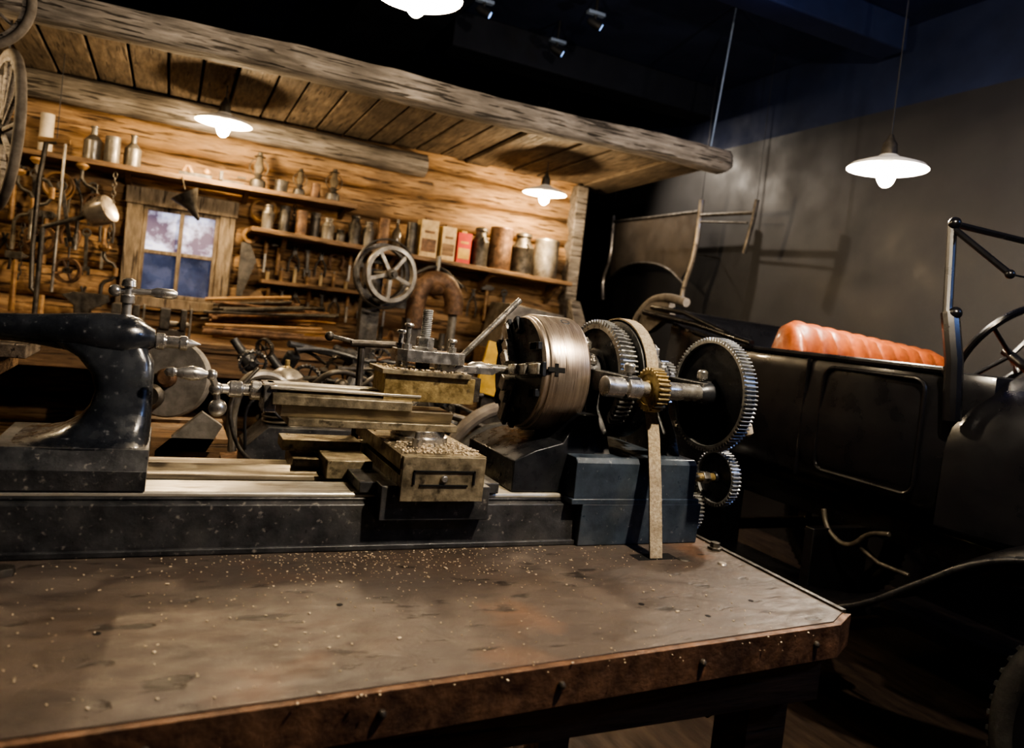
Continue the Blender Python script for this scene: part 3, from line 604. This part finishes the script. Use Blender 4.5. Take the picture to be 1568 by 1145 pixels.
b=B('carpenters_clamp',bev=.002); b.box(.2,.34,4.8,4.83,zs,zs+.02,'iron'); b.box(.2,.22,4.8,4.83,zs,zs+.07,'iron'); b.cyl((.3,4.815,zs+.05),(.35,4.815,zs+.05),.008,'iron'); b.done()
oil_lamp(.42,4.84,zs,.9); can('tin_can',.56,4.84,zs,.04,.08,'iron'); oil_lamp(.67,4.84,zs,.7); oil_lamp(.88,4.84,zs,.85); can('tin_can',.77,4.84,zs,.03,.1,'rusty')
T=empty('hanging_hand_tools',(0,4.94,1.6))
def wrench(x,z,L,ang=.05,y=4.95):
    b=B('wrench',T,bev=.002); d=Vector((math.sin(ang),0,-math.cos(ang))); c=Vector((x,y,z)); R=Matrix.Rotation(-ang,3,'Y')
    b.obox(c+d*L/2,(.02,.008,L),R,'iron'); b.ring(c,Y,.026,.014,.01,'iron',16); e=c+d*L
    b.obox(e+R@Vector((.016,0,0)),(.014,.01,.05),R,'iron'); b.obox(e+R@Vector((-.016,0,0)),(.014,.01,.05),R,'iron'); b.done()
def hammer(x,z,L,y=4.94):
    b=B('hammer',T,bev=.003); b.cyl((x,y,z),(x,y,z-L),.012,'wood',10,r1=.015); b.box(x-.05,x+.03,y-.016,y+.016,z-.02,z+.02,'iron'); b.prism([(x+.03,z-.016),(x+.03,z+.016),(x+.06,z)],1,y-.012,y+.012,'iron'); b.done()
def saw(x,z,L,y=4.95):
    b=B('hand_saw',T,bev=.001); n=14; pts=[(x,z),(x+.05,z+.01)]; pts+= [(x+.10,z-.1)]+[(x+.10-.07*i/n+(.006 if i%2 else 0),z-.1-(L-.1)*i/n) for i in range(n+1)]+[(x,z-L)]
    b.prism(pts,1,y,y+.003,'iron'); b.ring((x+.05,y,z+.05),Y,.05,.028,.02,'wood',20); b.done()
def pliers(x,z,L=.16,y=4.95):
    b=B('pliers',T); b.tube([(x-.03,y,z-L),(x-.035,y,z-L*.6),(x,y,z-.04),(x+.012,y,z)],.007,'iron',8,smooth=1); b.tube([(x+.03,y,z-L),(x+.035,y,z-L*.6),(x,y,z-.04),(x-.012,y,z)],.007,'iron',8,smooth=1); b.rev((x,y-.01,z-.04),Y,[(0,.014),(.02,.014)],'iron',12); b.done()
def chisel(x,z,L,y=4.95):
    b=B('chisel',T); b.cyl((x,y,z),(x,y,z-L*.4),.012,'wood',10); b.obox((x,y,z-L*.7),(.016,.006,L*.6),(0,'Z'),'tin'); b.done()
def sickle(x,z,y=4.95):
    b=B('sickle',T); b.cyl((x,y,z-.22),(x,y,z-.12),.012,'wood',10); b.tube([(x,y,z-.12),(x-.03,y,z-.05),(x,y,z+.0),(x+.06,y,z),(x+.09,y,z-.05)],[.008,.003],'iron',8,smooth=2); b.done()
def horseshoe(x,z,y=4.95):
    b=B('horseshoe',T); b.tube([(x-.035,y,z-.10),(x-.05,y,z-.04),(x-.03,y,z),(x+.03,y,z),(x+.05,y,z-.04),(x+.035,y,z-.10)],.010,'rusty',8,smooth=2); b.done()
def coil(x,z,y=4.93):
    b=B('rope_coil',T)
    for k in range(5): b.torus((x+.004*k,y-.008*(k%3),z-.003*k),(.1,1,.1*(k-2)),.06+.004*k,.008,'rusty' if k%2 else 'wood',28,6)
    b.done()
def chain(x,z,n,y=4.94):
    b=B('hanging_chain',T)
    for k in range(n):
        c=Vector((x,y,z-k*.026)); dd=Vector((1,0,0)) if k%2 else Vector((0,1,0)); u,v,w=basis(dd)
        b.tube([c+u*.010*math.cos(a)+Vector((0,0,.018*math.sin(a))) for a in [2*PI*i/10 for i in range(10)]],.0035,'iron',6,closed=True)
    b.done()
def brace(x,z,y=4.80,s=1.):
    b=B('hand_brace',T); b.tube([(x,y,z),(x,y,z-.08*s),(x+.08*s,y,z-.11*s),(x+.08*s,y,z-.21*s),(x,y,z-.24*s),(x,y,z-.34*s)],.010,'iron',8,smooth=1); b.rev((x,y,z-.02),Z,[(0,.015),(.02,.035),(.035,.03)],'wood',14); b.cyl((x+.08*s,y,z-.13*s),(x+.08*s,y,z-.19*s),.015,'wood',12); b.cyl((x,y,z-.34*s),(x,y,z-.42*s),.012,'tin',10); b.done()
def pulley(x,z,y=4.78,R=.07):
    b=B('pulley_block',T); b.ring((x,y,z),(.3,1,0),R,R*.8,.03,'rusty',28); b.ring((x,y,z),(.3,1,0),R*.25,R*.1,.04,'iron',16)
    for k in range(4):
        a=k*PI/2+.4; b.cyl((x,y,z),(x+R*.85*math.cos(a),y,z+R*.85*math.sin(a)),.008,'rusty',8)
    b.tube([(x,y,z),(x,y,z+R*1.8),(x,y+.12,z+R*1.9)],.005,'iron',6); b.done()
saw(-1.02,1.80,.42); hammer(-.84,1.84,.3); wrench(-.75,1.82,.24); coil(-.64,1.78); pliers(-.54,1.83,.2); wrench(-.46,1.80,.2)
horseshoe(-1.1,1.35); pliers(-.86,1.47,.2); chain(-.78,1.52,12); hammer(-.67,1.60,.28); horseshoe(-.55,1.55); wrench(-.47,1.53,.22); chisel(-.38,1.57,.24); pliers(-.46,1.22,.18)
brace(-.50,1.88,4.75,1.1); brace(-.80,1.80,4.8); brace(-.70,1.86,4.66,1.0); pulley(-.42,1.68,4.72,.06); pulley(-.66,1.45,4.72,.08); pulley(-.92,1.62,4.75,.07); pulley(-.52,1.30,4.7,.07); chain(-.34,1.86,16,4.75); brace(-.36,1.45,4.8,.8); wrench(-.58,1.75,.3,.2,4.68); hammer(-.76,1.35,.3,4.7); pliers(-.35,1.72,.24,4.7)
coil(.47,1.82); chain(.67,1.87,6)
saw(.37,1.60,.34); chisel(.52,1.63,.2); hammer(.60,1.62,.2); pliers(.70,1.62); wrench(.78,1.62,.16); pliers(.87,1.61); horseshoe(.97,1.61); chisel(1.06,1.62,.18); pliers(1.14,1.6); hammer(1.24,1.60,.2); chain(1.33,1.6,8); wrench(1.42,1.6,.2); horseshoe(1.53,1.55); coil(1.68,1.50); sickle(1.82,1.52); pliers(1.96,1.5,.2); hammer(2.06,1.52,.24); wrench(2.2,1.5,.2)
for k,x in enumerate([.56+.085*i for i in range(10)]): (chisel,lambda a,c,l:wrench(a,c,.12),lambda a,c,l:pliers(a,c,.14))[k%3](x,1.345,.18)
b=B('hand_drill_set') 
for k in range(10):
    x=.54+k*.082; h=.05+.04*((k*7)%3)/2; b.cyl((x,4.88,1.385),(x,4.88,1.385+h),.012,'wood' if k%2 else 'cream',10); b.cyl((x,4.88,1.385+h),(x,4.88,1.40+h),.006,'tin',8)
b.done()
b=B('bow_saw'); b.tube([(-.60,4.5,1.95),(-.66,4.5,1.93),(-.66,4.5,1.2),(-.62,4.5,1.16)],.012,'iron',8,smooth=1); b.tube([(-.56,4.5,1.95),(-.56,4.5,1.18)],.008,'tin',8); b.tube([(-.68,4.5,1.95),(-.54,4.5,1.96)],.014,'wood',8); b.cyl((-.6,4.5,1.16),(-.6,4.5,1.01),.014,'wood'); b.tube([(-.6,4.5,1.95),(-.6,4.5,2.42)],.002,'wire',6); b.done()
b=B('vintage_bicycle_lamp'); b.rev((-.42,4.3,1.58),Vector((1,-.5,.5)),[(0,.02),(.03,.06),(.1,.075),(.13,.07),(.12,.05)],'nickel',24); b.cyl((-.42,4.3,1.58),(-.6,4.32,1.5),.012,'iron'); b.cyl((-.6,4.32,1.5),(-.6,4.32,1.0),.012,'iron'); b.done()
b=B('oil_funnel'); b.rev((.02,4.55,1.80),Vector((.5,0,-.8)),[(0,.08),(.08,.03),(.16,.008)],'iron',20); b.tube([(.02,4.55,1.82),(.0,4.71,1.91)],.004,'iron'); b.done()
b=B('rear_workbench',bev=.004)
for k in range(4): b.box(-2.0,1.75,4.22+k*.19,4.22+k*.19+.18,.95,1.0,'shelf')
b.box(-2.0,1.75,4.24,4.28,.82,.95,'shelf')
for x in (-1.8,-.3,1.6): b.box(x,x+.09,4.26,4.35,0,.95,'shelf'); b.box(x,x+.09,4.85,4.94,0,.95,'shelf')
b.box(-1.9,1.7,4.3,4.9,.3,.33,'shelf')
b.done()
rnd=random.Random(33)
b=B('pile_of_long_bars')
for k in range(26):
    x=rnd.uniform(.16,.3); y=rnd.uniform(4.3,4.85); L=rnd.uniform(.4,.75); a=rnd.uniform(-.1,.05); h=1.025+k*.008
    b.cyl((x,y,h),(min(x+L,.98),y+a,h+rnd.uniform(-.0,.08)),rnd.uniform(.007,.016),rnd.choice(['iron','iron','rusty','rusty','wood']),8)
b.done()
def vise(x,y,z):
    b=B('bench_vise',bev=.004); b.box(x-.06,x+.08,y-.05,y+.05,z,z+.05,'iron'); b.box(x-.05,x,y-.07,y+.07,z+.05,z+.16,'iron'); b.box(x+.05,x+.08,y-.07,y+.07,z+.05,z+.16,'iron'); b.cyl((x-.05,y,z+.08),(x+.10,y,z+.08),.015,'tin'); b.cyl((x+.10,y,z+.17),(x+.10,y,z+.0),.007,'tin'); b.done()
vise(-.22,4.4,1.0); vise(.01,4.36,1.0)
b=B('anvil',bev=.004); b.prism([(-.50,1.0),(-.34,1.0),(-.39,1.05),(-.39,1.1),(-.30,1.15),(-.31,1.19),(-.48,1.19),(-.53,1.17),(-.47,1.12),(-.46,1.05)],1,4.62,4.72,'iron'); b.done()
def heap(name,xa,xb,n):
    b=B(name)
    for k in range(n):
        x=rnd.uniform(xa,xb); y=rnd.uniform(4.32,4.75); r=rnd.uniform(.02,.055); h=rnd.uniform(.05,.2); q=rnd.random(); m=rnd.choice(['iron','rusty','tin','iron','iron','wood'])
        if q<.4: b.rev((x,y,1.0),Z,[(0,r),(h*.5,r),(h*.55,r*.6),(h,r*.55)],m,16)
        elif q<.7: b.gear((x,y,1.0+r*1.3),Vector((.3,1,0)),r*1.3,.025,20,m,m)
        else: b.obox((x,y,1.0+h/2),(r*2,r*1.6,h),(rnd.uniform(0,1),'Z'),m)
    b.done()
heap('pile_of_machine_parts',-1.7,-.8,10); heap('pile_of_machine_parts',1.10,1.68,18)
b=B('treadle_drill_press')
c=Vector((1.045,3.85,1.475)); dd=Vector((-.25,1,0)).normalized(); u,v,w=basis(dd)
b.ring(c,dd,.150,.128,.035,'tin',56)
for k in range(5):
    a=2*PI*k/5+.35; e=u*math.cos(a)+v*math.sin(a); b.obox(c+e*.08,(.020,.014,.115),Matrix((e.cross(dd),dd,e)).transposed(),'tin')
b.rev(c-dd*.03,dd,[(0,.02),(.01,.028),(.05,.028),(.06,.02)],'tin',20); b.torus(c+dd*.05,dd,.185,.006,'iron',48,6); b.ring(c+dd*.10,dd,.165,.14,.03,'iron',48)
b.cyl(c-dd*.05,c+dd*.25,.016,'iron'); b.box(.95,1.05,4.02,4.1,.0,1.5,'iron'); b.box(.8,1.3,3.95,4.2,0,.06,'iron')
arch=[(1.26,4.02,1.2),(1.25,4.02,1.36),(1.28,4.02,1.45),(1.35,4.02,1.49),(1.43,4.02,1.47),(1.48,4.02,1.39),(1.48,4.02,1.3)]
b.tube(arch,.055,'rusty',14,smooth=2); b.tube([(1.22,4.02,1.50),(1.36,4.02,1.58),(1.52,4.02,1.46)],.010,'iron',8,smooth=2)
b.sph((1.36,4.04,1.46),.085,'rusty',16,(1.2,.8,.8))
b.cyl((1.48,4.02,1.32),(1.48,4.02,1.05),.025,'tin'); b.box(1.2,1.3,3.98,4.08,0.05,1.25,'iron'); b.box(1.1,1.6,3.9,4.15,.95,1.0,'iron'); b.box(1.0,1.27,4.02,4.08,1.3,1.36,'iron')
b.cyl((1.36,4.02,1.50),(1.36,4.02,1.62),.014,'tin'); b.done()
b=B('sheet_metal_box',bev=.004); b.prism([(2.02,1.1),(2.08,1.42),(2.50,1.38),(2.55,1.1)],1,4.55,4.9,'tin'); b.box(2.0,2.6,4.5,4.92,.98,1.1,'shelf'); b.box(2.0,2.08,4.5,4.58,0,.98,'shelf'); b.box(2.5,2.58,4.5,4.58,0,.98,'shelf'); b.done()
b=B('wooden_spinning_jack',bev=.004); b.prism([(2.62,1.5),(2.70,1.5),(2.86,1.15),(2.84,.9),(2.74,.9),(2.74,1.1)],1,4.7,4.8,'beam'); b.box(2.70,2.9,4.65,4.85,0,.92,'beam'); b.done()
b=B('grindstone'); c=Vector((.03,2.6,.995)); dd=Vector((-.35,-1,.1)); b.rev(c,dd,[(0,.12),(.006,.125),(.04,.125),(.046,.12)],'gdisc',48)
b.rev(c+dd.normalized()*.045,dd,[(0,.03),(.02,.03),(.03,.02)],'rusty',20); b.rev(c+dd.normalized()*.06+Vector((-.03,0,-.06)),dd,[(0,.035),(.02,.04),(.04,.03)],'iron',20)
b.cyl(c,c-dd*.2,.015,'iron'); b.box(-.12,.2,2.66,2.72,.0,.85,'shelf'); b.box(-.12,.2,2.4,2.72,.80,.84,'shelf'); b.prism([(.0,.80),(.12,.92),(.18,.88),(.14,.80)],1,2.40,2.44,'gdisc'); b.box(-.1,0,2.4,2.48,0,.8,'shelf'); b.done()
b=B('wooden_sawhorse_bench',bev=.004); b.box(-1.2,-.42,2.4,2.8,.98,1.04,'log'); b.box(-1.2,-.35,2.45,2.7,1.04,1.08,'plank'); b.box(-1.1,-1.0,2.45,2.55,0,.98,'shelf'); b.box(-.55,-.46,2.45,2.55,0,.98,'shelf'); b.done()
b=B('wooden_mallet'); b.rev((-.44,2.5,1.103),Vector((1,-.1,.06)),[(0,.016),(.02,.022),(.16,.02),(.2,.013)],'wood',14); b.cyl((-.44,2.5,1.103),(-.5,2.5,1.103),.02,'iron'); b.done()
b=B('spare_wheel'); wheel(b,(1.25,2.70,.62),Vector((-.35,1,.0)),.27,tr=.045); b.tube([(1.03,2.75,.66),(1.07,2.70,.86),(1.25,2.70,.97),(1.44,2.77,.88),(1.52,2.80,.66)],.028,'canvas',10,smooth=2); b.box(1.1,1.42,2.63,2.80,0,.35,'shelf'); b.done()
# stationary engine behind the lathe
b=B('stationary_engine',bev=.004)
b.box(.28,.92,2.86,3.14,0,.10,'iron'); b.box(.32,.88,2.90,3.10,.10,.55,'iron'); b.prism([(.30,.55),(.30,.72),(.38,.80),(.74,.80),(.88,.68),(.88,.55)],1,2.88,3.12,'cast')
b.rev((.46,3.0,.78),Vector((-.12,0,1)),[(0,.075)]+[q for k in range(9) for q in ((.01+k*.02,.062),(.012+k*.02,.092),(.020+k*.02,.092),(.022+k*.02,.062))]+[(.20,.07),(.225,.05),(.24,.02)],'tin',28)
b.rev((.46-.02,3.0,.99),Z,[(0,.018),(.03,.018),(.034,.010),(.06,.010)],'brass',12)
b.rev((.66,3.0,.80),Z,[(0,.05),(.12,.05),(.13,.035),(.15,.03)],'rusty',24); b.sph((.66,3.0,.96),.03,'iron')
b.gear((.60,2.84,.66),Y,.12,.02,40,'iron','cast',spokes=5); b.ring((.74,2.86,.70),Y,.10,.08,.03,'rusty',36)
b.tube([(.44,2.95,.96),(.36,2.92,1.0),(.28,2.90,.98),(.24,2.90,.86),(.26,2.92,.70)],.020,'tin',10,smooth=2)
b.tube([(.52,2.95,.94),(.58,2.90,1.02),(.66,2.92,1.03),(.78,2.95,.98),(.84,2.98,.84)],.012,'iron',8,smooth=2)
b.tube([(.30,2.85,.72),(.28,2.83,.88),(.34,2.84,.93),(.42,2.85,.82),(.50,2.84,.88)],.006,'wire',8,smooth=2); b.tube([(.34,2.86,.66),(.26,2.82,.74),(.22,2.84,.90),(.32,2.88,1.02)],.008,'iron',8,smooth=2)
b.cyl((.30,2.88,.62),(.24,2.85,.62),.03,'tin'); b.cyl((.80,2.95,.68),(.80,2.82,.68),.035,'brass'); b.tube([(.70,2.95,.95),(.82,2.90,1.06),(.92,2.90,1.04)],.009,'tin',8,smooth=1)
b.done()
b=B('pile_of_scrap_iron')
rnd=random.Random(77)
for k in range(80):
    x=rnd.uniform(.32,1.25); y=rnd.uniform(3.25,3.6); z=rnd.uniform(.62,1.10-.12*abs(x-.6)); q=rnd.random(); m=rnd.choice(['iron','iron','rusty','cast','iron','cast'])
    if q<.5:
        L=rnd.uniform(.1,.35); a=rnd.uniform(-.4,.6); b.tube([(x,y,z),(x+L*.4*math.cos(a),y+.05,z+rnd.uniform(-.05,.05)),(x+L*math.cos(a),y,z+L*.3*math.sin(a)-.03)],rnd.uniform(.007,.016),m,8,smooth=2)
    elif q<.72: b.gear((x,y,z),Vector((rnd.uniform(-1,1),1,.3)),rnd.uniform(.04,.08),.02,24,m,m,spokes=5)
    else: b.rev((x,y,z),Vector((rnd.uniform(-1,1),.3,rnd.uniform(-1,1))),[(0,.02),(.01,.035),(.08,.035),(.09,.02),(.16,.018)],m,14)
b.box(.25,1.4,3.2,3.7,.54,.60,'rusty')
for x in (.28,1.32):
    for y in (3.22,3.6): b.box(x,x+.05,y,y+.05,0,.54,'rusty')
for k in range(16):
    x=rnd.uniform(.35,1.3); b.cyl((x,rnd.uniform(3.25,3.6),.60),(x+rnd.uniform(-.05,.05),3.4,rnd.uniform(.8,1.0)),.02,'iron',8)
b.done()
b=B('yellow_crate',bev=.003); b.obox((1.49,3.35,1.05),(.16,.02,.26),(.2,'Y'),'yel'); b.box(1.44,1.6,3.37,3.42,0,1.0,'iron'); b.done()
b=B('hanging_cart_wheel'); wheel(b,(-.74,3.45,2.28),Vector((.3,1,0)),.19,10,'canvas','beam',.018); b.tube([(-.74,3.45,2.46),(-.74,3.45,3.4)],.003,'wire',6); b.done()
b=B('hanging_cart_wheel'); wheel(b,(-.74,3.98,1.88),Vector((1,.37,0)),.36,12,'canvas','beam',.022); b.tube([(-.74,3.98,2.23),(-.74,3.98,2.43)],.004,'wire',6); b.done()
# ------------------------------------------------------------ camera
r_=math.radians(6.5); p_=math.radians(1.6); yw=math.radians(25)
R=Vector((math.cos(yw),-math.sin(yw),0)); F=Vector((math.sin(yw)*math.cos(p_),math.cos(yw)*math.cos(p_),-math.sin(p_))); U=R.cross(F)
cxv=R*math.cos(r_)+U*math.sin(r_); cyv=-R*math.sin(r_)+U*math.cos(r_)
cd=bpy.data.cameras.new('camera'); cd.sensor_width=36; cd.lens=1155/1600*36; cd.shift_y=-50/1600; cd.clip_start=.05
cd.dof.use_dof=True; cd.dof.focus_distance=1.75; cd.dof.aperture_fstop=3.2
co=bpy.data.objects.new('camera',cd); mm=Matrix((cxv,cyv,-F)).transposed().to_4x4(); mm.translation=(0,0,1.3); co.matrix_world=mm
sc.collection.objects.link(co); sc.camera=co
w=bpy.data.worlds.new('world'); sc.world=w; w.use_nodes=True; w.node_tree.nodes['Background'].inputs[0].default_value=(.01,.015,.04,1); w.node_tree.nodes['Background'].inputs[1].default_value=.5
sc.view_settings.view_transform='AgX'; sc.view_settings.look='AgX - High Contrast'; sc.view_settings.exposure=.8
